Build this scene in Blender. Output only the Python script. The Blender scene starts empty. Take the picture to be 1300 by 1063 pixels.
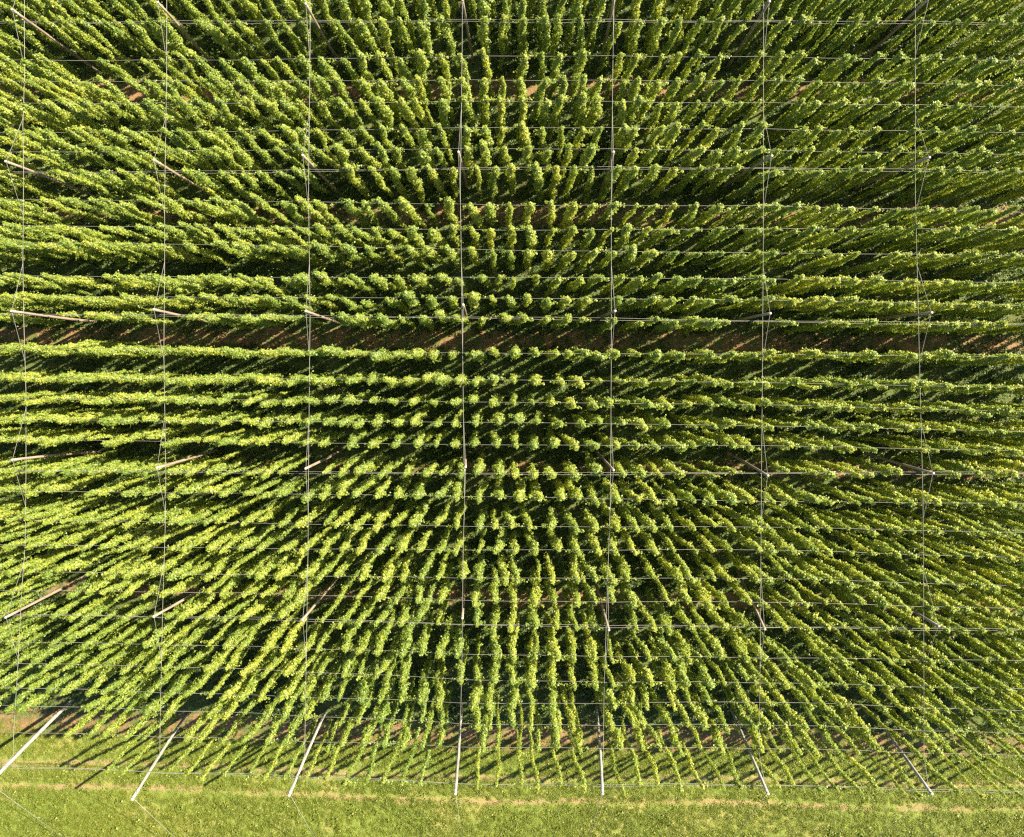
import bpy, math, random
import numpy as np
from mathutils import Vector

R = math.radians
scene = bpy.context.scene
C = scene.collection
random.seed(11)
rng = np.random.default_rng(11)

# ------------------------------------------------------------------ camera
H = 50.0                     # drone height over the ground, metres
ZW = 7.7                     # height of the wire trellis
ZP = 8.85                    # height of the pole tops
FPX = 840.0                  # focal length in photo pixels (photo 1300 wide)
NX, NY = 645.0, 465.0        # where straight down falls in the photo
cam_d = bpy.data.cameras.new('camera')
cam = bpy.data.objects.new('camera', cam_d)
C.objects.link(cam)
cam.location = (0, 0, H)
cam.rotation_euler = (0, 0, 0)
cam_d.sensor_width = 36.0
cam_d.lens = FPX / 1300.0 * 36.0
cam_d.shift_x = (650.0 - NX) / 1300.0
cam_d.shift_y = -(531.5 - NY) / 1300.0
cam_d.clip_end = 2000.0
scene.camera = cam

# ------------------------------------------------------------------ light
SUN_EL, SUN_AZ = 40.0, 28.0          # azimuth counter-clockwise from +X
sd = Vector((math.cos(R(SUN_EL)) * math.cos(R(SUN_AZ)), math.cos(R(SUN_EL)) * math.sin(R(SUN_AZ)), math.sin(R(SUN_EL))))
world = bpy.data.worlds.new('World')
scene.world = world
world.use_nodes = True
wn = world.node_tree
sky = wn.nodes.new('ShaderNodeTexSky')
sky.sky_type = 'NISHITA'
sky.sun_disc = False
sky.sun_elevation = R(SUN_EL)
sky.sun_rotation = R(90 - SUN_AZ)
wn.links.new(sky.outputs[0], wn.nodes['Background'].inputs[0])
wn.nodes['Background'].inputs[1].default_value = 0.05
sun_d = bpy.data.lights.new('sun', 'SUN')
sun_d.energy = 5.0
sun_d.angle = R(0.5)
sun_d.color = (1.0, 0.875, 0.60)
sun = bpy.data.objects.new('sun', sun_d)
C.objects.link(sun)
sun.rotation_euler = (-sd).to_track_quat('-Z', 'Y').to_euler()
scene.view_settings.view_transform = 'Standard'
scene.view_settings.look = 'None'
scene.cycles.use_denoising = False
scene.cycles.pixel_filter_type = 'BLACKMAN_HARRIS'
scene.cycles.filter_width = 1.3
scene.cycles.max_bounces = 8
scene.view_settings.exposure = 1.95
scene.view_settings.gamma = 1.0
scene.view_settings.use_curve_mapping = False


def at(px, py, z):
    """photo pixel -> world point on the plane of height z"""
    s = FPX / (H - z)
    return ((px - NX) / s, (NY - py) / s, z)


# ------------------------------------------------------------------ materials
def mat(name):
    m = bpy.data.materials.new(name)
    m.use_nodes = True
    return m, m.node_tree, m.node_tree.nodes['Principled BSDF']


def ramp(nt, fac, stops):
    r = nt.nodes.new('ShaderNodeValToRGB')
    while len(r.color_ramp.elements) < len(stops):
        r.color_ramp.elements.new(0.5)
    for e, (p, c) in zip(r.color_ramp.elements, stops):
        e.position = p
        e.color = (*c, 1)
    nt.links.new(fac, r.inputs[0])
    return r.outputs[0]


def noise(nt, scale, detail=3, vec=None, rough=0.6):
    n = nt.nodes.new('ShaderNodeTexNoise')
    n.inputs['Scale'].default_value = scale
    n.inputs['Detail'].default_value = detail
    n.inputs['Roughness'].default_value = rough
    if vec is not None:
        nt.links.new(vec, n.inputs['Vector'])
    return n.outputs[0]


def mix(nt, fac, a, b, blend='MIX'):
    n = nt.nodes.new('ShaderNodeMix')
    n.data_type = 'RGBA'
    n.blend_type = blend
    for sock, v in ((n.inputs[0], fac), (n.inputs[6], a), (n.inputs[7], b)):
        if isinstance(v, (int, float)):
            sock.default_value = v
        elif isinstance(v, tuple):
            sock.default_value = (*v, 1)
        else:
            nt.links.new(v, sock)
    return n.outputs[2]


def math_n(nt, op, a, b=None, c=None):
    n = nt.nodes.new('ShaderNodeMath')
    n.operation = op
    for i, v in enumerate((a, b, c)):
        if v is None:
            continue
        if isinstance(v, (int, float)):
            n.inputs[i].default_value = v
        else:
            nt.links.new(v, n.inputs[i])
    return n.outputs[0]


def maprange(nt, v, a, b, c=0.0, d=1.0, smooth=False):
    n = nt.nodes.new('ShaderNodeMapRange')
    if smooth:
        n.interpolation_type = 'SMOOTHSTEP'
    nt.links.new(v, n.inputs[0])
    for i, x in enumerate((a, b, c, d)):
        n.inputs[i + 1].default_value = x
    return n.outputs[0]


def leaf_material(name, stops, transl, world_patch=True, gloss=0.42):
    m, nt, p = mat(name)
    at_ = nt.nodes.new('ShaderNodeAttribute')
    at_.attribute_name = 'tint'
    oi = nt.nodes.new('ShaderNodeObjectInfo')
    geo = nt.nodes.new('ShaderNodeNewGeometry')
    patch = noise(nt, 0.09, 2, geo.outputs['Position'])
    f = math_n(nt, 'MULTIPLY_ADD', oi.outputs['Random'], 0.22, at_.outputs['Fac'])
    f = math_n(nt, 'MULTIPLY_ADD', patch, 0.55, f)
    f = maprange(nt, f, 0.18, 1.36)
    col = ramp(nt, f, stops)
    nt.links.new(col, p.inputs['Base Color'])
    p.inputs['Roughness'].default_value = gloss
    p.inputs['Specular IOR Level'].default_value = 0.5
    tr = nt.nodes.new('ShaderNodeBsdfTranslucent')
    nt.links.new(mix(nt, 1.0, col, transl, 'MULTIPLY'), tr.inputs['Color'])
    ad = nt.nodes.new('ShaderNodeMixShader')
    ad.inputs[0].default_value = 0.44
    nt.links.new(p.outputs[0], ad.inputs[1])
    nt.links.new(tr.outputs[0], ad.inputs[2])
    nt.links.new(ad.outputs[0], nt.nodes['Material Output'].inputs['Surface'])
    return m


M_LEAF = leaf_material('hop_leaf', [(0.0, (0.060, 0.118, 0.026)), (0.35, (0.145, 0.215, 0.040)),
                                    (0.7, (0.275, 0.315, 0.052)), (1.0, (0.43, 0.40, 0.07))], (2.7, 2.4, 1.0))
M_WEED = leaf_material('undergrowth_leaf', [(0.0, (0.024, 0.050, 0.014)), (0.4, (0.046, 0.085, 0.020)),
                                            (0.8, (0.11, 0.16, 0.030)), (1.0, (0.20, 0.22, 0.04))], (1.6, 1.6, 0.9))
M_GRASS = leaf_material('meadow_grass', [(0.0, (0.07, 0.11, 0.014)), (0.4, (0.125, 0.17, 0.020)),
                                         (0.8, (0.20, 0.22, 0.030)), (1.0, (0.30, 0.27, 0.06))], (1.5, 1.5, 0.8))


def simple(name, a, b, scale=6, rough=0.7, metal=0.0):
    m, nt, p = mat(name)
    tc = nt.nodes.new('ShaderNodeTexCoord')
    n = noise(nt, scale, 4, tc.outputs['Object'])
    nt.links.new(ramp(nt, n, [(0.3, a), (0.7, b)]), p.inputs['Base Color'])
    p.inputs['Roughness'].default_value = rough
    p.inputs['Metallic'].default_value = metal
    return m


def wood(name, a, b, c):
    m, nt, p = mat(name)
    tc = nt.nodes.new('ShaderNodeTexCoord')
    mp = nt.nodes.new('ShaderNodeMapping')
    mp.inputs['Scale'].default_value = (14, 14, 0.8)
    nt.links.new(tc.outputs['Object'], mp.inputs[0])
    n = noise(nt, 1.5, 5, mp.outputs[0])
    nt.links.new(ramp(nt, n, [(0.3, a), (0.5, b), (0.72, c)]), p.inputs['Base Color'])
    p.inputs['Roughness'].default_value = 0.75
    bmp = nt.nodes.new('ShaderNodeBump')
    bmp.inputs['Strength'].default_value = 0.4
    nt.links.new(n, bmp.inputs['Height'])
    nt.links.new(bmp.outputs[0], p.inputs['Normal'])
    return m


M_BINE = simple('bine_stem', (0.07, 0.10, 0.02), (0.14, 0.15, 0.05))
M_WOOD = wood('weathered_pole_wood', (0.15, 0.11, 0.09), (0.25, 0.19, 0.16), (0.36, 0.29, 0.25))
M_EDGE = wood('pale_edge_pole_wood', (0.14, 0.14, 0.145), (0.30, 0.29, 0.295), (0.44, 0.43, 0.44))
M_CAP = simple('zinc_cap', (0.26, 0.25, 0.23), (0.36, 0.35, 0.32), 20, 0.5)
M_WIRE = simple('galvanised_wire', (0.14, 0.14, 0.135), (0.25, 0.24, 0.23), 0.7, 0.6)
M_CABLE = simple('galvanised_cable', (0.14, 0.14, 0.135), (0.25, 0.245, 0.235), 0.7, 0.6)
M_ANCHOR = simple('concrete_anchor', (0.30, 0.29, 0.27), (0.42, 0.41, 0.38))


def soil_mat(name, lite=1.0, green=0.35):
    m, nt, p = mat(name)
    geo = nt.nodes.new('ShaderNodeNewGeometry')
    P = geo.outputs['Position']
    n1 = noise(nt, 3.0, 8, P, 0.7)
    base = ramp(nt, n1, [(0.25, (0.145 * lite, 0.075 * lite, 0.038 * lite)), (0.5, (0.26 * lite, 0.145 * lite, 0.075 * lite)),
                         (0.75, (0.38 * lite, 0.23 * lite, 0.13 * lite))])
    n2 = noise(nt, 0.9, 6, P, 0.75)
    g = maprange(nt, n2, 0.62 - green * 0.35, 0.70 - green * 0.2, 0, 1)
    n3 = noise(nt, 9.0, 4, P)
    gc = ramp(nt, n3, [(0.3, (0.035, 0.055, 0.014)), (0.7, (0.09, 0.12, 0.028))])
    col = mix(nt, g, base, gc)
    nt.links.new(col, p.inputs['Base Color'])
    p.inputs['Roughness'].default_value = 0.95
    b = nt.nodes.new('ShaderNodeBump')
    b.inputs['Strength'].default_value = 0.8
    b.inputs['Distance'].default_value = 0.08
    nt.links.new(n1, b.inputs['Height'])
    nt.links.new(b.outputs[0], p.inputs['Normal'])
    return m


M_SOIL = soil_mat('reddish_soil', 0.75, 0.55)
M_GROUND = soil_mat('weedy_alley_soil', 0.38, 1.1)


def grass_ground():
    m, nt, p = mat('mown_meadow')
    geo = nt.nodes.new('ShaderNodeNewGeometry')
    P = geo.outputs['Position']
    n1 = noise(nt, 2.2, 8, P, 0.75)
    col = ramp(nt, n1, [(0.25, (0.05, 0.085, 0.012)), (0.5, (0.12, 0.16, 0.020)), (0.75, (0.22, 0.22, 0.04))])
    n2 = noise(nt, 0.25, 4, P)
    col = mix(nt, maprange(nt, n2, 0.50, 0.70, 0, 0.7), col, (0.30, 0.24, 0.09))
    tr = nt.nodes.new('ShaderNodeAttribute')
    tr.attribute_name = 'track'
    wear = math_n(nt, 'MULTIPLY', tr.outputs['Fac'], maprange(nt, noise(nt, 0.8, 5, P), 0.35, 0.6, 0, 1))
    col = mix(nt, wear, col, (0.24, 0.17, 0.085))
    nt.links.new(col, p.inputs['Base Color'])
    p.inputs['Roughness'].default_value = 0.9
    b = nt.nodes.new('ShaderNodeBump')
    b.inputs['Strength'].default_value = 0.9
    b.inputs['Distance'].default_value = 0.1
    nt.links.new(noise(nt, 9, 5, P), b.inputs['Height'])
    nt.links.new(b.outputs[0], p.inputs['Normal'])
    return m


M_MEADOW = grass_ground()


# ------------------------------------------------------------------ helpers
def new_mesh(name, V, F, m, attrs=None, smooth=False):
    me = bpy.data.meshes.new(name)
    V = np.asarray(V, dtype=np.float32)
    F = np.asarray(F, dtype=np.int32)
    k = F.shape[1]
    me.vertices.add(len(V))
    me.vertices.foreach_set('co', V.ravel())
    me.loops.add(F.size)
    me.loops.foreach_set('vertex_index', F.ravel())
    me.polygons.add(len(F))
    me.polygons.foreach_set('loop_start', np.arange(0, F.size, k, dtype=np.int32))
    me.update(calc_edges=True)
    me.validate()
    me.materials.append(m)
    for an, vals in (attrs or {}).items():
        a = me.attributes.new(an, 'FLOAT', 'FACE')
        a.data.foreach_set('value', np.asarray(vals, dtype=np.float32))
    if smooth:
        me.polygons.foreach_set('use_smooth', np.ones(len(F), dtype=bool))
    return me


def link(name, data, parent=None, loc=(0, 0, 0), rot=(0, 0, 0)):
    o = bpy.data.objects.new(name, data)
    C.objects.link(o)
    o.parent = parent
    o.location = loc
    o.rotation_euler = rot
    return o


def tag(o, label=None, cat=None, group=None, kind=None):
    if label:
        o['label'] = label
    if cat:
        o['category'] = cat
    if group:
        o['group'] = group
    if kind:
        o['kind'] = kind
    return o


def tube(path, radii, sides=6, caps=True):
    """quads (and degenerate-free cap fans as quads avoided) -> V, F(tris)"""
    V, F = [], []
    n = len(path)
    P = [Vector(p) for p in path]
    for i, p in enumerate(P):
        d = (P[min(i + 1, n - 1)] - P[max(i - 1, 0)]).normalized()
        u = d.orthogonal().normalized() if i == 0 else (u - d * u.dot(d)).normalized()
        w = d.cross(u)
        r = radii if isinstance(radii, (int, float)) else radii[i]
        for k in range(sides):
            a = 2 * math.pi * k / sides
            V.append(p + (u * math.cos(a) + w * math.sin(a)) * r)
    for i in range(n - 1):
        for k in range(sides):
            a, b = i * sides + k, i * sides + (k + 1) % sides
            c, d_ = a + sides, b + sides
            F += [(a, b, d_), (a, d_, c)]
    if caps:
        for base, flip in ((0, True), ((n - 1) * sides, False)):
            for k in range(1, sides - 1):
                t = (base, base + k, base + k + 1)
                F.append(t[::-1] if flip else t)
    return [tuple(v) for v in V], F


def merge(parts):
    V, F, o = [], [], 0
    for v, f in parts:
        V += list(v)
        F += [tuple(i + o for i in t) for t in f]
        o += len(v)
    return V, F


def leaves(cent, nrm, size, fold=0.25, width=0.9, rg=None):
    """kite-shaped folded leaves; cent (n,3) stalk points, nrm (n,3) face directions, size (n,)"""
    g = rg or rng
    n = len(cent)
    nrm = nrm / np.linalg.norm(nrm, axis=1, keepdims=True)
    down = np.tile(np.array([0, 0, -1.0]), (n, 1)) + g.normal(0, 0.55, (n, 3))
    t = down - nrm * np.sum(down * nrm, axis=1, keepdims=True)
    t /= np.linalg.norm(t, axis=1, keepdims=True) + 1e-9
    s = np.cross(nrm, t)
    L = size[:, None]
    W = L * width * 0.5
    b = cent
    tip = cent + t * L - nrm * L * 0.10
    l = cent + t * L * 0.38 + s * W - nrm * L * fold
    r = cent + t * L * 0.38 - s * W - nrm * L * fold
    V = np.stack([b, l, tip, r], axis=1).reshape(-1, 3)
    i = np.arange(n) * 4
    F = np.concatenate([np.stack([i, i + 2, i + 1], 1), np.stack([i, i + 3, i + 2], 1)], 0)
    return V, F


# ------------------------------------------------------------------ hop plants
NVAR = 16
VARS = []          # (foliage mesh, bine mesh, look)


def hop_variant(k):
    g = np.random.default_rng(100 + k)
    slender = k >= 12                      # the last four are the thin edge plants
    look = 'slender' if slender else ('bushy', 'leafy', 'ragged')[k % 3]
    width = {'slender': 0.08, 'bushy': 0.15, 'leafy': 0.125, 'ragged': 0.10}[look]
    top = ZW + g.uniform(-0.05, 0.25)
    lean = g.normal(0, 0.2, 2)
    ph = g.uniform(0, 6.28, 6)

    def axis(z):
        u = z / ZW
        return np.stack([lean[0] * (1 - u) + 0.07 * np.sin(z * 1.3 + ph[0]),
                         lean[1] * (1 - u) + 0.07 * np.sin(z * 1.1 + ph[1]), z], -1)

    def prof(z):
        r = np.interp(z, [0, 0.5, 1.5, 3.5, 5.2, 6.5, 7.2, top - 0.1, top + 0.2], [0.6, 0.6, 0.85, 1.05, 1.3, 1.35, 1.15, 0.75, 0.1])
        return r * width

    n = 1100 if slender else 2100
    z = 0.25 + (top - 0.1) * g.beta(1.3, 1.05, n)
    a = g.uniform(0, 2 * math.pi, n)
    lump = 1 + 0.34 * np.sin(a * 2 + z * 1.9 + ph[2]) + 0.28 * np.sin(z * 3.7 + a + ph[3]) + 0.2 * np.sin(z * 7.1 - a * 2 + ph[4])
    rr = prof(z) * np.clip(lump, 0.35, 1.7) * np.where(g.random(n) < 0.75, g.uniform(0.78, 1.18, n), g.uniform(0.2, 0.8, n))
    c = axis(z)
    c[:, 0] += np.cos(a) * rr
    c[:, 1] += np.sin(a) * rr
    nr = np.stack([np.cos(a), np.sin(a), g.uniform(0.25, 1.2, n)], 1) + g.normal(0, 0.55, (n, 3))
    sz = g.uniform(0.085, 0.14, n) * (0.85 if slender else 1.0)
    cs, ns, ss = [c], [nr], [sz]
    # dome of leaves at the crown
    m = 40 if slender else 100
    a = g.uniform(0, 6.283, m)
    q = np.sqrt(g.uniform(0, 1, m)) * width * 1.15
    c = axis(np.full(m, top)) + np.stack([np.cos(a) * q, np.sin(a) * q, 0.16 - q * 1.3 + g.normal(0, 0.12, m)], 1)
    cs.append(c)
    ns.append(np.stack([np.cos(a) * q * 1.5, np.sin(a) * q * 1.5, np.full(m, 1.0)], 1) + g.normal(0, 0.4, (m, 3)))
    ss.append(g.uniform(0.08, 0.14, m))
    # side shoots: along the wire at the top, hanging out below
    ns_ = 5 if slender else 17
    for j in range(ns_):
        along = j < (1 if slender else 2)
        z0 = top - 0.05 if along else g.uniform(1.5, 7.3)
        ang = (0 if g.random() < 0.5 else math.pi) + g.normal(0, 0.12) if along else g.uniform(0, 6.283)
        L = g.uniform(0.25, 0.70) if along else g.uniform(0.15, 0.36) * (0.6 if slender else 1)
        mm = int(L * (34 if along else 60))
        t = g.uniform(0.2, 1, mm)
        base = axis(np.array([z0]))[0]
        droop = 0.05 if along else g.uniform(0.1, 0.6)
        c = base + np.stack([np.cos(ang) * t * L, np.sin(ang) * t * L, -droop * t * t], 1) + g.normal(0, 0.055, (mm, 3))
        cs.append(c)
        ns.append(np.stack([np.full(mm, math.cos(ang) * .3), np.full(mm, math.sin(ang) * .3), np.ones(mm)], 1) + g.normal(0, 0.5, (mm, 3)))
        ss.append(g.uniform(0.08, 0.13, mm))
    c, nr, sz = np.concatenate(cs), np.concatenate(ns), np.concatenate(ss)
    V, F = leaves(c, nr, sz, rg=g)
    tint = np.clip(g.normal(0.38, 0.17, len(c)) + 0.05 * np.sin(c[:, 2] * 4 + ph[5]), 0, 1)
    tint = np.concatenate([tint, tint])
    fol = new_mesh('foliage_mesh', V, F, M_LEAF, {'tint': tint})
    zz = np.linspace(0, top, 12)
    ax = axis(zz)
    parts = []
    for q in range(2):
        off = 0.035 * np.stack([np.cos(zz * 2.2 + q * math.pi), np.sin(zz * 2.2 + q * math.pi), 0 * zz], 1)
        parts.append(tube(ax + off, [0.016 - 0.0007 * i for i in range(12)], 5))
    V, F = merge(parts)
    bine = new_mesh('bine_mesh', V, F, M_BINE)
    return fol, bine, look


for k in range(NVAR):
    VARS.append(hop_variant(k))

# ------------------------------------------------------------------ the setting
# trellis rows: photo height of each row wire at five photo columns
CX = [0, 325, 650, 975, 1300]
ROWS = [
    (28, 27, 25.4, 26.5, 29), (76, 75, 70, 71.5, 76), (103, 102, 101, 102, 108), (131, 130, 128, 130, 135),
    (168, 166, 161, 163.5, 167.5), (193, 190, 188, 190.5, 195.5), (219, 217.5, 213, 213.5, 218),
    (253, 255, 260, 261, 269), (286, 288.5, 292, 290, 291), (308, 311, 317.5, 321, 324), (350, 352, 352, 354, 359),
    (376, 377.5, 378.5, 381, 388), (399, 401.5, 403.6, 408, 412), (441, 446, 448.6, 450, 453),
    (480, 481, 482.5, 486, 492.5), (507, 508, 511, 514, 523), (533, 535, 536.6, 541, 548), (558, 562, 565.4, 566, 573),
    (598, 600, 602, 601, 601), (624, 627, 631.4, 637, 640), (660, 665, 669.4, 669.5, 677), (692, 697, 699, 698.5, 709),
    (726, 731, 735, 735, 745), (750, 754, 764.5, 765, 774), (781, 786, 795, 797, 801), (815, 822, 833, 836, 840),
    (842, 851, 866, 867.5, 876), (873, 884, 895, 892, 904), (896, 907, 922, 921, 933), (930, 940, 951, 951, 961),
    (974, 986, 998, 998, 1008)]
TOPEXTRA = [(y,) * 5 for y in (-196, -168, -120, -91, -63, -34, -4)]
ROWS = TOPEXTRA + ROWS
N0 = len(TOPEXTRA)                      # index of the first row inside the photo
LANE_AFTER = [1, N0, N0 + 6, N0 + 12, N0 + 18, N0 + 24]
LANE_NAME = {N0: 'the topmost soil lane', N0 + 6: 'the upper soil lane', N0 + 12: 'the central soil lane',
             N0 + 18: 'the lower soil lane', N0 + 24: 'the bottom soil lane'}


def row_y(i, px):
    return float(np.interp(px, CX, ROWS[i]))


CABLES = [
    [(31, -200), (31, 100), (29, 160), (30, 215), (29, 330), (30, 400), (33, 500), (33, 600), (32, 690), (27, 760), (23, 840), (17, 935)],
    [(212, -200), (211.5, 100), (209, 250), (209, 330), (208, 450), (210.5, 600), (210, 660), (206, 790), (204, 880), (203, 940)],
    [(394, -200), (393.6, 60), (391.6, 240), (393.6, 400), (391.6, 600), (391, 700), (387, 940)],
    [(587, -200), (586.7, 60), (584.3, 250), (585.7, 330), (587.7, 480), (589.8, 640), (588, 690), (586.4, 840), (584, 940)],
    [(779, -200), (778.6, 40), (776, 250), (776, 450), (775, 630), (771.9, 720), (766.8, 880), (766, 940)],
    [(969.5, -200), (969.3, 100), (969, 300), (967.6, 500), (966.6, 600), (965.6, 760), (964, 940)],
    [(1162, -200), (1162, 60), (1162, 250), (1164.6, 350), (1168.7, 520), (1171.4, 620), (1172.4, 700), (1173, 940)]]
CNAME = ['leftmost cross cable', 'second cross cable', 'third cross cable', 'middle cross cable', 'fifth cross cable',
         'sixth cross cable', 'rightmost cross cable']


def cable_x(j, py):
    return float(np.interp(py, [p[1] for p in CABLES[j]], [p[0] for p in CABLES[j]]))


XL, XR = -175, 1460                     # planted from / to (photo columns at wire height)


def grid_sheet(name, x0, x1, y0f, y1f, z, m, nx=80, ny=6, jag=0.0, label=None, hump=0.0):
    V, F = [], []
    for i in range(nx + 1):
        x = x0 + (x1 - x0) * i / nx
        ya = y0f(x) + (random.uniform(-jag, jag) if jag else 0)
        yb = y1f(x) + (random.uniform(-jag, jag) if jag else 0)
        for j in range(ny + 1):
            V.append((x, ya + (yb - ya) * j / ny, z + (hump * random.uniform(-1, 1) if 0 < j < ny else 0)))
    for i in range(nx):
        for j in range(ny):
            a = i * (ny + 1) + j
            F.append((a, a + ny + 1, a + ny + 2, a + 1))
    o = link(name, new_mesh(name, V, F, m))
    return tag(o, label, None, None, 'structure')


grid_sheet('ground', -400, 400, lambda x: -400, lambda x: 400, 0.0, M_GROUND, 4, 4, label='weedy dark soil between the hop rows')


def row_world_y(i, X, z=0.0):
    """ground line of row i under its wire"""
    px = NX + X * FPX / (H - ZW)
    return (NY - row_y(i, px)) * (H - ZW) / FPX


for i in LANE_AFTER:
    if i + 1 >= len(ROWS):
        continue
    last = grid_sheet('soil_lane', -47, 47, lambda x: row_world_y(i + 1, x) + 0.30, lambda x: row_world_y(i, x) - 0.35, 0.004,
                      M_SOIL, 300, 8, 0.16, 'bare reddish soil lane between two hop rows')


def edge_y(x):
    return row_world_y(len(ROWS) - 1, x)


V, F, tv = [], [], []
xs_ = np.linspace(-200, 200, 500)
offs = [1.7, 4.0, 4.15, 4.45, 4.6, 5.8, 5.95, 6.25, 6.4, 9, 14, 25, 60, 160]
trk = [0, 0, 1, 1, 0, 0, 1, 1, 0, 0, 0, 0, 0, 0]
for x in xs_:
    for o_, t_ in zip(offs, trk):
        V.append((x, edge_y(x) - o_ + (0.15 * math.sin(x * .2) if 3 < o_ < 7 else 0) - (random.uniform(0, 0.5) if o_ < 2 else 0), 0.004))
        tv.append(t_)
nO = len(offs)
for i in range(len(xs_) - 1):
    for j in range(nO - 1):
        a = i * nO + j
        F.append((a, a + 1, a + nO + 1, a + nO))
me = new_mesh('meadow', V, F, M_MEADOW)
ta = me.attributes.new('track', 'FLOAT', 'POINT')
ta.data.foreach_set('value', np.asarray(tv, dtype=np.float32))
tag(link('meadow', me), 'sunlit mown grass beyond the last hop row', None, None, 'structure')
grid_sheet('headland_soil', -47, 47, lambda x: edge_y(x) - 2.3, lambda x: edge_y(x) - 0.25, 0.008, M_SOIL, 300, 8, 0.22,
           'bare soil strip along the outer hop row')

# ------------------------------------------------------------------ plant places
MEAS = {   # columns read off the photo, photo row index -> zoomed x (430 + z / 2.9545)
    5: [480, 545, 625, 710, 785, 865, 945, 1040, 1115, 1190, 1270],
    6: [30, 120, 200, 270, 340, 425, 520, 585, 650, 745, 820, 885, 955, 1045, 1115, 1190, 1265],
    7: [30, 90, 160, 240, 325, 410, 500, 565, 640, 720, 800, 880, 955, 1040, 1110, 1190, 1260],
    8: [60, 130, 190, 270, 350, 425, 500, 570, 650, 720, 800, 880, 950, 1020, 1090, 1170, 1240],
    9: [25, 100, 180, 265, 335, 412, 497, 577, 645, 715, 790, 875, 960, 1035, 1110, 1185, 1265],
    10: [55, 130, 213, 290, 375, 445, 535, 600, 657, 743, 825, 905, 980, 1060, 1130, 1203, 1280],
    11: [20, 90, 185, 252, 340, 420, 503, 577, 640, 708, 785, 857, 937, 1055, 1112, 1180, 1255],
    12: [5, 70, 150, 225, 310, 375, 440, 535, 623, 695, 783, 857, 918, 980, 1035, 1135, 1195, 1270],
    13: [45, 130, 210, 283, 345, 415, 510, 577, 660, 740, 815, 870, 925, 985, 1045, 1120, 1205, 1290],
    14: [40, 110, 180, 250, 320, 380, 447, 515, 580, 655, 740, 835, 905, 985, 1070, 1152, 1250],
    15: [30, 115, 195, 270, 350, 432, 500, 580, 655, 725, 800, 880, 960, 1020, 1082, 1157, 1240],
    16: [60, 130, 215, 282, 360, 432, 510, 600, 672, 748, 828, 915, 980, 1065, 1140, 1230],
    17: [40, 120, 205, 290, 360, 430, 505, 590, 662, 733, 812, 885, 965, 1045, 1125, 1197, 1280],
    18: [5, 75, 160, 245, 325, 387, 455, 522, 602, 662, 732, 800, 885, 975, 1068, 1137, 1203, 1280],
    19: [60, 142, 212, 290, 375, 437, 525, 600, 677, 747, 837, 895, 962, 1045, 1120, 1190, 1262],
    20: [65, 140, 210, 275, 370, 440, 525, 585, 645, 712, 800, 885, 965, 1045, 1112, 1180, 1250],
    21: [70, 148, 228, 300, 382, 442, 527, 592, 660, 733, 822, 893, 970, 1040, 1112, 1190, 1262],
}
PTOP = {   # pole tops in the photo and the visible foot direction, rows A to F
    0: [((15, 12), (100, 73)), ((200, 3), (250, 60)), ((388, 5), (424, 66)), ((587, 0), (599, 70)), ((780, -2), (765, 66)), ((977, 2), (934, 69)), ((1180, -3), (1127, 46))],
    1: [((7, 205), (45, 220)), ((195, 203), (226, 222)), ((384, 197), (425, 240)), ((582, 193), (593, 238)), ((779, 193), (766, 232)), ((980, 198), (955, 214)), ((1180, 200), (1143, 215))],
    2: [((14, 395), (68, 402)), ((195, 393), (226, 400)), ((388, 395), (414, 404)), ((588, 387), (592, 403)), ((781, 395), (763, 402)), ((978, 398), (954, 403)), ((1183, 397), (1127, 404))],
    3: [((15, 584), (95, 576)), ((199, 594), (250, 579)), ((388, 595), (420, 579)), ((591, 593), (590, 578)), ((779, 597), (764, 581)), ((975, 604), (950, 590)), ((1185, 601), (1158, 593))],
    4: [((7, 784), (90, 741)), ((195, 783), (240, 757)), ((384, 787), (403, 764)), ((587, 785), (588, 768)), ((773, 800), (765, 772)), ((971, 799), (960, 776)), ((1192, 795), (1160, 776))],
}
FPOLE = [((-15, 996), (95, 885)), ((168, 1015), (238, 905)), ((367, 1010), (415, 900)), ((578, 1008), (586, 895)),
         ((765, 1008), (757, 895)), ((975, 1008), (927, 897)), ((1183, 1008), (1105, 900))]


def near_pole(q, y):
    for lst, f0 in [(l, 1.0) for l in PTOP.values()] + [(FPOLE, 1.0)]:
        for (tx, ty), (bx, by) in lst:
            dx, dy = bx - tx, by - ty
            u = max(0.0, min(1.0, ((q - tx) * dx + (y - ty) * dy) / (dx * dx + dy * dy)))
            if math.hypot(q - tx - u * dx, y - ty - u * dy) < 9.5:
                return True
    return False


PLANTS = []       # row, photo column, photo row, variant
rp = random.Random(5)
prev = None
for i in range(len(ROWS)):
    if i % 6 == 0:
        x = XL + rp.uniform(0, 22)
        cols = []
        while x < XR:
            cols.append(x)
            x += 25.0 + rp.gauss(0, 1.2)
    else:
        cols = [c + rp.gauss(0, 1.3) for c in cols]
    xs = [c + rp.gauss(0, 2.2) for c in cols if rp.random() > 0.025]
    k = i - N0
    if k in MEAS:
        ms = [430 + z / 2.9545 for z in MEAS[k]]
        xs = [q for q in xs if q < ms[0] - 17 or q > ms[-1] + 17] + ms
        xs.sort()
    for q in xs:
        if k == 30 and q < 128:
            continue
        if k == 29 and q < 12:
            continue
        y = row_y(i, q) + rp.gauss(0, 1.7) + 0.5
        if near_pole(q, y):
            continue
        slender = k == 30 or (k >= 28 and rp.random() < 0.3) or rp.random() < 0.04
        v = rp.randrange(12, 16) if slender else rp.randrange(12)
        PLANTS.append((i, q, y, v))
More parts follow.
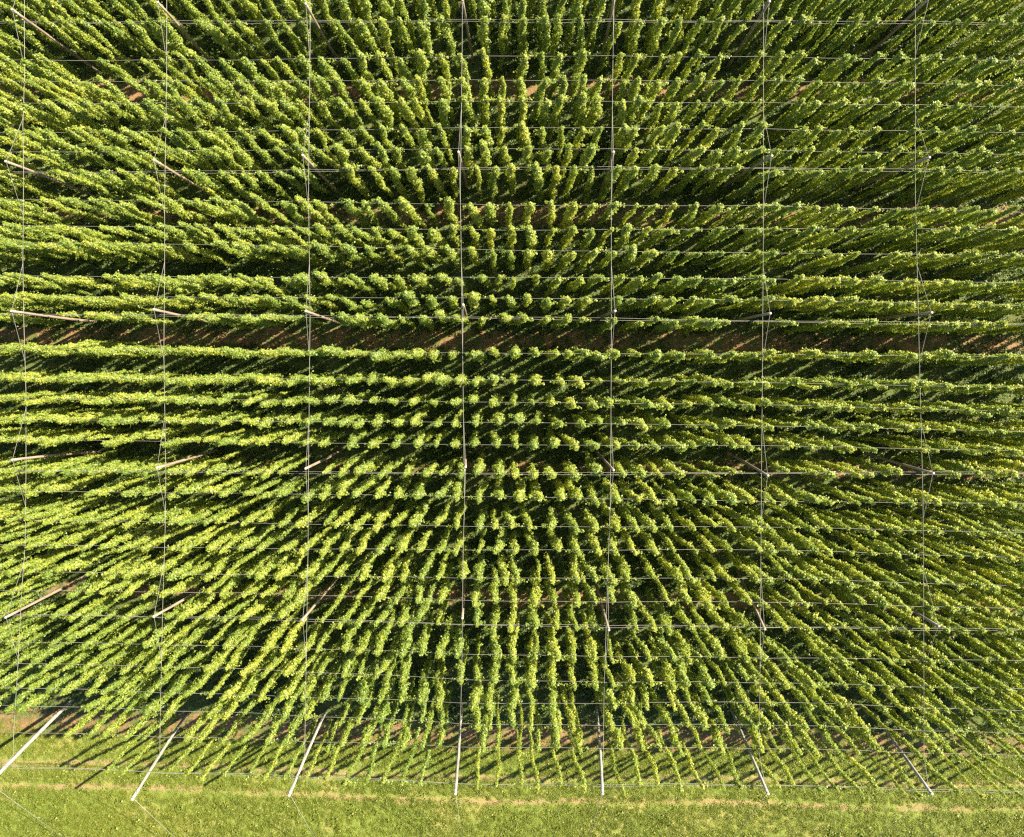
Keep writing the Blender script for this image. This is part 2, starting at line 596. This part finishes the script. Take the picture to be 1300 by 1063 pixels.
# the 300 plants that show largest in the photo
CHOSEN = [
    385, 397, 399, 408, 416, 423, 441, 442, 443, 446, 447, 448, 449, 450, 451, 457, 459, 460, 461, 469, 470,
    471, 475, 476, 479, 480, 483, 484, 485, 486, 487, 500, 501, 502, 505, 509, 512, 518, 525, 531, 533, 534,
    539, 540, 541, 542, 543, 544, 570, 575, 578, 592, 599, 603, 605, 606, 609, 623, 625, 628, 629, 630, 632,
    633, 634, 637, 640, 642, 643, 653, 663, 664, 666, 667, 669, 672, 685, 687, 691, 695, 719, 724, 732, 750,
    752, 753, 756, 759, 771, 776, 790, 794, 810, 811, 812, 814, 816, 822, 825, 842, 844, 846, 850, 852, 853,
    854, 867, 868, 869, 872, 874, 876, 881, 901, 907, 912, 914, 915, 937, 972, 974, 975, 976, 980, 996, 997,
    1002, 1005, 1036, 1038, 1040, 1042, 1058, 1062, 1098, 1104, 1123, 1160, 1163, 1166, 1170, 1183, 1189,
    1191, 1217, 1220, 1223, 1241, 1287, 1416, 1432, 1435, 1475, 1540, 1557, 1559, 1560, 1595, 1598, 1599,
    1600, 1603, 1618, 1621, 1624, 1652, 1655, 1656, 1661, 1662, 1664, 1665, 1680, 1681, 1682, 1684, 1686,
    1687, 1688, 1718, 1724, 1725, 1727, 1729, 1731, 1746, 1748, 1754, 1755, 1757, 1784, 1786, 1790, 1796,
    1810, 1812, 1813, 1816, 1817, 1818, 1820, 1823, 1852, 1853, 1854, 1855, 1857, 1859, 1860, 1861, 1862,
    1878, 1882, 1884, 1898, 1906, 1911, 1915, 1918, 1919, 1921, 1937, 1942, 1943, 1944, 1945, 1952, 1964,
    1970, 1974, 1980, 1997, 2005, 2007, 2013, 2014, 2015, 2016, 2017, 2021, 2029, 2030, 2031, 2032, 2034,
    2037, 2038, 2039, 2042, 2057, 2058, 2060, 2062, 2064, 2077, 2081, 2086, 2087, 2088, 2090, 2098, 2099,
    2102, 2105, 2122, 2123, 2124, 2125, 2127, 2128, 2132, 2133, 2134, 2138, 2141, 2142, 2155, 2156, 2162,
    2164, 2166, 2182, 2183, 2186, 2192, 2196, 2209, 2213, 2219, 2221, 2222, 2234, 2242, 2247, 2255, 2265,
    2266, 2268, 2270, 2273]

ORD = ['first', 'second', 'third', 'fourth', 'fifth', 'sixth', 'seventh', 'eighth', 'ninth', 'tenth', 'eleventh', 'twelfth']


def plant_label(idx):
    i, q, y, v = PLANTS[idx]
    lane = max(l for l in LANE_AFTER if l < i or l == 1)
    js = [j for j in range(7) if cable_x(j, y) < q]
    if js:
        j = js[-1]
        c0 = cable_x(j, y)
        n = sum(1 for (a, b, c, d) in PLANTS if a == i and c0 < b <= q)
        where = '%s right of the %s' % (ORD[n - 1], CNAME[j])
    else:
        c0 = cable_x(0, y)
        n = sum(1 for (a, b, c, d) in PLANTS if a == i and q <= b < c0)
        where = '%s left of the %s' % (ORD[n - 1], CNAME[0])
    if i <= N0:
        rw = 'row along the top edge' if i == N0 else 'row past the top edge'
    else:
        rw = '%s row below %s' % (ORD[i - lane - 1], LANE_NAME[lane].replace('the ', ''))
    return '%s hop bine %s, %s' % (VARS[v][2], where, rw)


def variance(idx):
    r = random.Random(idx * 7 + 3)
    flip = r.choice((0, math.pi))
    return flip + r.gauss(0, 0.12), r.uniform(0.80, 1.20), r.uniform(0.95, 1.03)


CHOSEN = set(CHOSEN)
protos = {}
for idx, (i, q, y, v) in enumerate(PLANTS):
    if idx not in CHOSEN:
        continue
    rz, sw, sh = variance(idx)
    X, Y, _ = at(q, y, ZW)
    if v not in protos:
        root = bpy.data.objects.new('hop_plant', None)
        C.objects.link(root)
        fol = link('foliage', VARS[v][0], root)
        bin_ = link('bine', VARS[v][1], root)
        protos[v] = (root, fol, bin_)
    else:
        r0, f0, b0 = protos[v]
        root = r0.copy()
        C.objects.link(root)
        for c in (f0, b0):
            d = c.copy()
            d.parent = root
            C.objects.link(d)
    root.empty_display_size = 0.3
    root.location = (X, Y, 0)
    root.rotation_euler = (0, 0, rz)
    root.scale = (sw, sw, sh)
    tag(root, plant_label(idx), 'hop plant', 'hop bines climbing to the wire trellis')


# ------------------------------------------------------------------ scattered stuff
def scatter(name, pts, rz, scl, sources, label, idxs=None):
    """one object whose geometry nodes put an instance of a source on each of its points"""
    me = bpy.data.meshes.new(name)
    me.vertices.add(len(pts))
    me.vertices.foreach_set('co', np.asarray(pts, dtype=np.float32).ravel())
    a = me.attributes.new('rz', 'FLOAT', 'POINT')
    a.data.foreach_set('value', np.asarray(rz, dtype=np.float32))
    a = me.attributes.new('scl', 'FLOAT_VECTOR', 'POINT')
    a.data.foreach_set('vector', np.asarray(scl, dtype=np.float32).ravel())
    a = me.attributes.new('idx', 'INT', 'POINT')
    a.data.foreach_set('value', np.asarray(idxs if idxs is not None else rng.integers(0, len(sources), len(pts)), dtype=np.int32))
    o = link(name, me)
    tag(o, label, None, None, 'stuff')
    ng = bpy.data.node_groups.new(name, 'GeometryNodeTree')
    ng.interface.new_socket('Geometry', in_out='INPUT', socket_type='NodeSocketGeometry')
    ng.interface.new_socket('Geometry', in_out='OUTPUT', socket_type='NodeSocketGeometry')
    N, Lk = ng.nodes, ng.links
    gi, go = N.new('NodeGroupInput'), N.new('NodeGroupOutput')
    iop = N.new('GeometryNodeInstanceOnPoints')
    na = {}
    for an, ty in (('rz', 'FLOAT'), ('scl', 'FLOAT_VECTOR'), ('idx', 'INT')):
        n = N.new('GeometryNodeInputNamedAttribute')
        n.data_type = ty
        n.inputs['Name'].default_value = an
        na[an] = n.outputs['Attribute']
    cmb = N.new('ShaderNodeCombineXYZ')
    Lk.new(na['rz'], cmb.inputs[2])
    j = N.new('GeometryNodeJoinGeometry')
    for src in reversed(sources):                 # each source: list of objects fused into one instance
        jj = N.new('GeometryNodeJoinGeometry')
        for ob in src:
            oi = N.new('GeometryNodeObjectInfo')
            oi.transform_space = 'ORIGINAL'
            oi.inputs['Object'].default_value = ob
            Lk.new(oi.outputs['Geometry'], jj.inputs[0])
        g2 = N.new('GeometryNodeGeometryToInstance')
        Lk.new(jj.outputs[0], g2.inputs[0])
        Lk.new(g2.outputs[0], j.inputs[0])
    Lk.new(gi.outputs[0], iop.inputs['Points'])
    Lk.new(j.outputs[0], iop.inputs['Instance'])
    iop.inputs['Pick Instance'].default_value = True
    Lk.new(na['idx'], iop.inputs['Instance Index'])
    Lk.new(cmb.outputs[0], iop.inputs['Rotation'])
    Lk.new(na['scl'], iop.inputs['Scale'])
    Lk.new(iop.outputs[0], go.inputs[0])
    md = o.modifiers.new('scatter', 'NODES')
    md.node_group = ng
    return o


pts, rzs, scl, ids = [], [], [], []
for idx, (i, q, y, v) in enumerate(PLANTS):
    if idx in CHOSEN:
        continue
    rz, sw, sh = variance(idx)
    X, Y, _ = at(q, y, ZW)
    pts.append((X, Y, 0))
    rzs.append(rz)
    scl.append((sw, sw, sh))
    ids.append(v)
srcs = []
for v in range(NVAR):
    if v in protos:
        srcs.append([protos[v][1], protos[v][2]])
    else:
        a = bpy.data.objects.new('foliage', VARS[v][0])
        b = bpy.data.objects.new('bine', VARS[v][1])
        srcs.append([a, b])
scatter('hop_field', pts, rzs, scl, srcs, 'dense mass of further hop bines filling the rows', ids)


def tuft(seed, n, rad, hgt, size, m, name):
    g = np.random.default_rng(seed)
    a = g.uniform(0, 6.283, n)
    q = np.sqrt(g.random(n)) * rad
    c = np.stack([np.cos(a) * q, np.sin(a) * q, g.uniform(0.04, 1, n) * hgt * (1 - 0.6 * q / rad)], 1)
    nr = np.stack([np.cos(a) * 0.6, np.sin(a) * 0.6, np.ones(n)], 1) + g.normal(0, 0.45, (n, 3))
    V, F = leaves(c, nr, g.uniform(0.6, 1.2, n) * size, rg=g)
    V[:, 2] = np.maximum(V[:, 2], 0.012)
    t = np.clip(g.normal(0.35, 0.2, n), 0, 1)
    return bpy.data.objects.new(name, new_mesh(name, V, F, m, {'tint': np.concatenate([t, t])}))


# weeds and low shoots in the alleys, thin in the soil lanes
n = 42000
P = np.stack([rng.uniform(-47, 47, n), rng.uniform(-28.5, 34, n)], 1)
ys = np.array([[row_world_y(i, X) for i in LANE_AFTER] for X in np.linspace(-47, 47, 48)])
keep = np.ones(n, bool)
for col, i in enumerate(LANE_AFTER):
    hi = np.interp(P[:, 0], np.linspace(-47, 47, 48), ys[:, col]) - 0.40
    lo = np.interp(P[:, 0], np.linspace(-47, 47, 48), np.array([row_world_y(i + 1, X) for X in np.linspace(-47, 47, 48)])) + 0.35
    inside = (P[:, 1] < hi) & (P[:, 1] > lo)
    inner = (P[:, 1] < hi - 0.35) & (P[:, 1] > lo + 0.35)
    keep &= ~(inside & (rng.random(n) > np.where(inner, 0.10, 0.45) + 0.12 * np.sin(P[:, 0] * 0.37 + col * 2)))
ed = np.interp(P[:, 0], np.linspace(-47, 47, 48), np.array([edge_y(X) for X in np.linspace(-47, 47, 48)]))
keep &= P[:, 1] > ed - 0.4
patch = np.sin(P[:, 0] * 0.55 + 1.3 * np.sin(P[:, 1] * 0.3)) + np.sin(P[:, 1] * 0.8 + P[:, 0] * 0.21)
keep &= rng.random(n) < 0.72 + 0.25 * patch
P = P[keep]
n = len(P)
s = rng.uniform(0.6, 1.5, n)
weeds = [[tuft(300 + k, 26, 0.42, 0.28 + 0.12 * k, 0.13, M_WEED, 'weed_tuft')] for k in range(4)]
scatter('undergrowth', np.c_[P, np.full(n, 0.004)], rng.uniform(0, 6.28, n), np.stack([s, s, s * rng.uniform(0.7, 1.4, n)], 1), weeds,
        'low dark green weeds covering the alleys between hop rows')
# grass of the meadow
n = 75000
P = np.stack([rng.uniform(-47, 47, n), rng.uniform(-43, -26, n)], 1)
ed = np.interp(P[:, 0], np.linspace(-47, 47, 48), np.array([edge_y(X) for X in np.linspace(-47, 47, 48)]))
off = ed - P[:, 1]
rut = (np.abs(off - 4.3 - 0.15 * np.sin(P[:, 0] * .2)) < 0.22) | (np.abs(off - 6.1 - 0.15 * np.sin(P[:, 0] * .2)) < 0.22)
thin = np.sin(P[:, 0] * 0.31 + 2 * np.sin(P[:, 1] * 0.5)) * np.sin(P[:, 1] * 0.9 + P[:, 0] * 0.13)
drop = (rut & (rng.random(n) < 0.8)) | (rng.random(n) < 0.12 + 0.35 * thin)
P[drop, 1] = 99
P = P[(P[:, 1] < ed - 1.8 + rng.normal(0, 0.35, n)) | ((P[:, 1] < ed - 0.3) & (rng.random(n) < 0.10))]
n = len(P)
s = rng.uniform(0.4, 1.2, n) * np.where(rng.random(n) < 0.04, 1.9, 1.0)
grs = [[tuft(400 + k, 30, 0.20, 0.10 + 0.03 * k, 0.07, M_GRASS, 'grass_tuft')] for k in range(3)]
scatter('grass', np.c_[P, np.full(n, 0.006)], rng.uniform(0, 6.28, n), np.stack([s, s, s], 1), grs,
        'bright yellow green grass along the field edge')

# ------------------------------------------------------------------ trellis
ORDR = ['leftmost', 'second', 'third', 'middle', 'fifth', 'sixth', 'rightmost']
PR_ROW = [N0, N0 + 6, N0 + 12, N0 + 18, N0 + 24, N0 + 30]
POLE_WHERE = ['at the topmost soil lane', 'at the upper soil lane', 'at the central soil lane', 'at the lower soil lane',
              'at the bottom soil lane']


def make_pole(top, base, r0, r1, m, label, group, edge=False):
    root = bpy.data.objects.new('edge_pole' if edge else 'trellis_pole', None)
    C.objects.link(root)
    root.location = base
    T = Vector(top) - Vector(base)
    n = 9
    path = []
    bx, by = random.uniform(-0.05, 0.05), random.uniform(-0.05, 0.05)
    for i in range(n):
        t = i / (n - 1)
        b = math.sin(t * math.pi)
        path.append(T * t + Vector((bx * b, by * b, -0.25 * (i == 0))))
    rad = [r0 + (r1 - r0) * i / (n - 1) for i in range(n)]
    V, F = tube(path, rad, 12)
    sh = link('shaft', new_mesh('shaft', V, F, m, smooth=False), root)
    d = T.normalized()
    V, F = tube([T - d * 0.07, T + d * 0.02, T + d * 0.035], [r1 * 1.06, r1 * 1.06, r1 * 0.8], 12)
    link('cap', new_mesh('cap', V, F, M_CAP), root)
    V, F = tube([T - d * 0.34, T - d * 0.28], [r1 * 1.12, r1 * 1.12], 12)
    link('clamp', new_mesh('clamp', V, F, M_CAP), root)
    if edge:
        anc = Vector((T.x * 1.3, T.y - 10.5, 0.0))
        V, F = tube([T - d * 0.1, anc + Vector((0, 0, 0.12))], 0.012, 6)
        st = link('stay_wire', new_mesh('stay_wire', V, F, M_CABLE), root)
        V, F = tube([anc + Vector((0, 0, -0.2)), anc + Vector((0, 0, 0.14)), anc + Vector((0, 0, 0.2))], [0.2, 0.18, 0.06], 10)
        link('anchor', new_mesh('anchor', V, F, M_ANCHOR), root)
    tag(root, label, 'pole', group)
    return root


POLE_TOPS = {}
for r_, lst in PTOP.items():
    for j, (t, b) in enumerate(lst):
        top = at(t[0], t[1], ZP)
        rt = math.hypot(t[0] - NX, t[1] - NY)
        dx, dy = b[0] - t[0], b[1] - t[1]
        Ld = max(rt * (1 - (H - ZP) / H), math.hypot(dx, dy))
        f = Ld / math.hypot(dx, dy)
        base = at(t[0] + dx * f, t[1] + dy * f, 0.0)
        POLE_TOPS[(r_, j)] = top
        make_pole(top, base, 0.105, 0.075, M_WOOD, 'weathered wooden pole on the %s %s' % (CNAME[j], POLE_WHERE[r_]),
                  'wooden trellis poles in the hop field')
for j, (t, b) in enumerate(FPOLE):
    top = at(t[0], t[1], ZP)
    base = at(b[0], b[1], 0.0)
    POLE_TOPS[(5, j)] = top
    make_pole(top, base, 0.13 if j == 0 else 0.105, 0.115 if j == 0 else 0.09, M_EDGE, 'pale outward leaning edge pole ending the %s at the grass' % CNAME[j],
              'pale leaning poles along the grass edge', True)

# row wires
for i in range(N0, len(ROWS)):
    k = i - N0
    a0 = -42.0 if k < 30 else at(90, 0, ZW)[0] - 8
    root = bpy.data.objects.new('row_wire', None)
    C.objects.link(root)
    root.location = (0, row_world_y(i, 0), 0)
    y0 = root.location.y
    double = k in (0, 6, 12, 18, 24, 30)
    rw = random.Random(900 + i)
    for sgn in ((-1, 1) if double else (0,)):
        path = []
        knots = sorted([cable_x(j, 465) for j in range(7)] + [-170, 1370, 1560, -360])
        for x in np.arange(-44, 44.1, 1.1):
            px = NX + x * FPX / (H - ZW)
            kk = max(q for q in knots if q <= px)
            k2 = min(q for q in knots if q > px)
            u = (px - kk) / (k2 - kk)
            sag = -0.16 * 4 * u * (1 - u)
            path.append((x, row_world_y(i, x) - y0 + sgn * (0.05 + 0.03 * math.sin(x * 0.3 + i)), ZW + sag + 0.02 * sgn))
        V, F = tube(path, 0.010, 4, False)
        link('strand', new_mesh('strand', V, F, M_WIRE), root)
    if i == N0:
        lab = 'thin steel row wire nearest the top edge'
    else:
        lane = max(l for l in LANE_AFTER if l < i)
        lab = '%s steel row wire, %s below %s' % ('double' if double else 'thin', ORD[i - lane - 1], LANE_NAME[lane])
    tag(root, lab, 'wire', 'steel row wires of the trellis')

# cross cables with their ties over the pole tops
for j, cb in enumerate(CABLES):
    root = bpy.data.objects.new('cross_cable', None)
    C.objects.link(root)
    path = []
    ys_ = np.arange(-200, 941, 12.0)
    for py in ys_:
        path.append(at(cable_x(j, py), py, ZW + 0.03))
    f = POLE_TOPS[(5, j)]
    x9 = cable_x(j, 950)
    path.append(at(x9, 958, ZW + 0.1))
    path.append((f[0], f[1], f[2] - 0.3))
    root.location = (path[0][0], 0, 0)
    o = Vector(root.location)
    V, F = tube([Vector(p) - o for p in path], 0.014, 5, False)
    link('main_strand', new_mesh('main_strand', V, F, M_CABLE), root)
    for r_ in range(5):
        T = POLE_TOPS[(r_, j)]
        py = NY - T[1] * FPX / (H - ZP)
        py = NY + (py - NY) * (H - ZP) / (H - ZW) if False else NY - T[1] * FPX / (H - ZW)
        A = at(cable_x(j, py - 62), py - 62, ZW + 0.03)
        B = at(cable_x(j, py + 62), py + 62, ZW + 0.03)
        top = (T[0], T[1], T[2] - 0.05)
        V, F = tube([Vector(A) - o, Vector(top) - o, Vector(B) - o], 0.010, 5, False)
        link('tie_strand', new_mesh('tie_strand', V, F, M_CABLE), root)
    tag(root, 'long steel cable running down the photo, %s of the seven' % (
        ['leftmost', 'second from left', 'third from left', 'middle one', 'fifth from left', 'sixth from left', 'rightmost'][j]),
        'cable', 'steel cross cables over the pole tops')
print('plants', len(PLANTS), 'individual', len(CHOSEN))
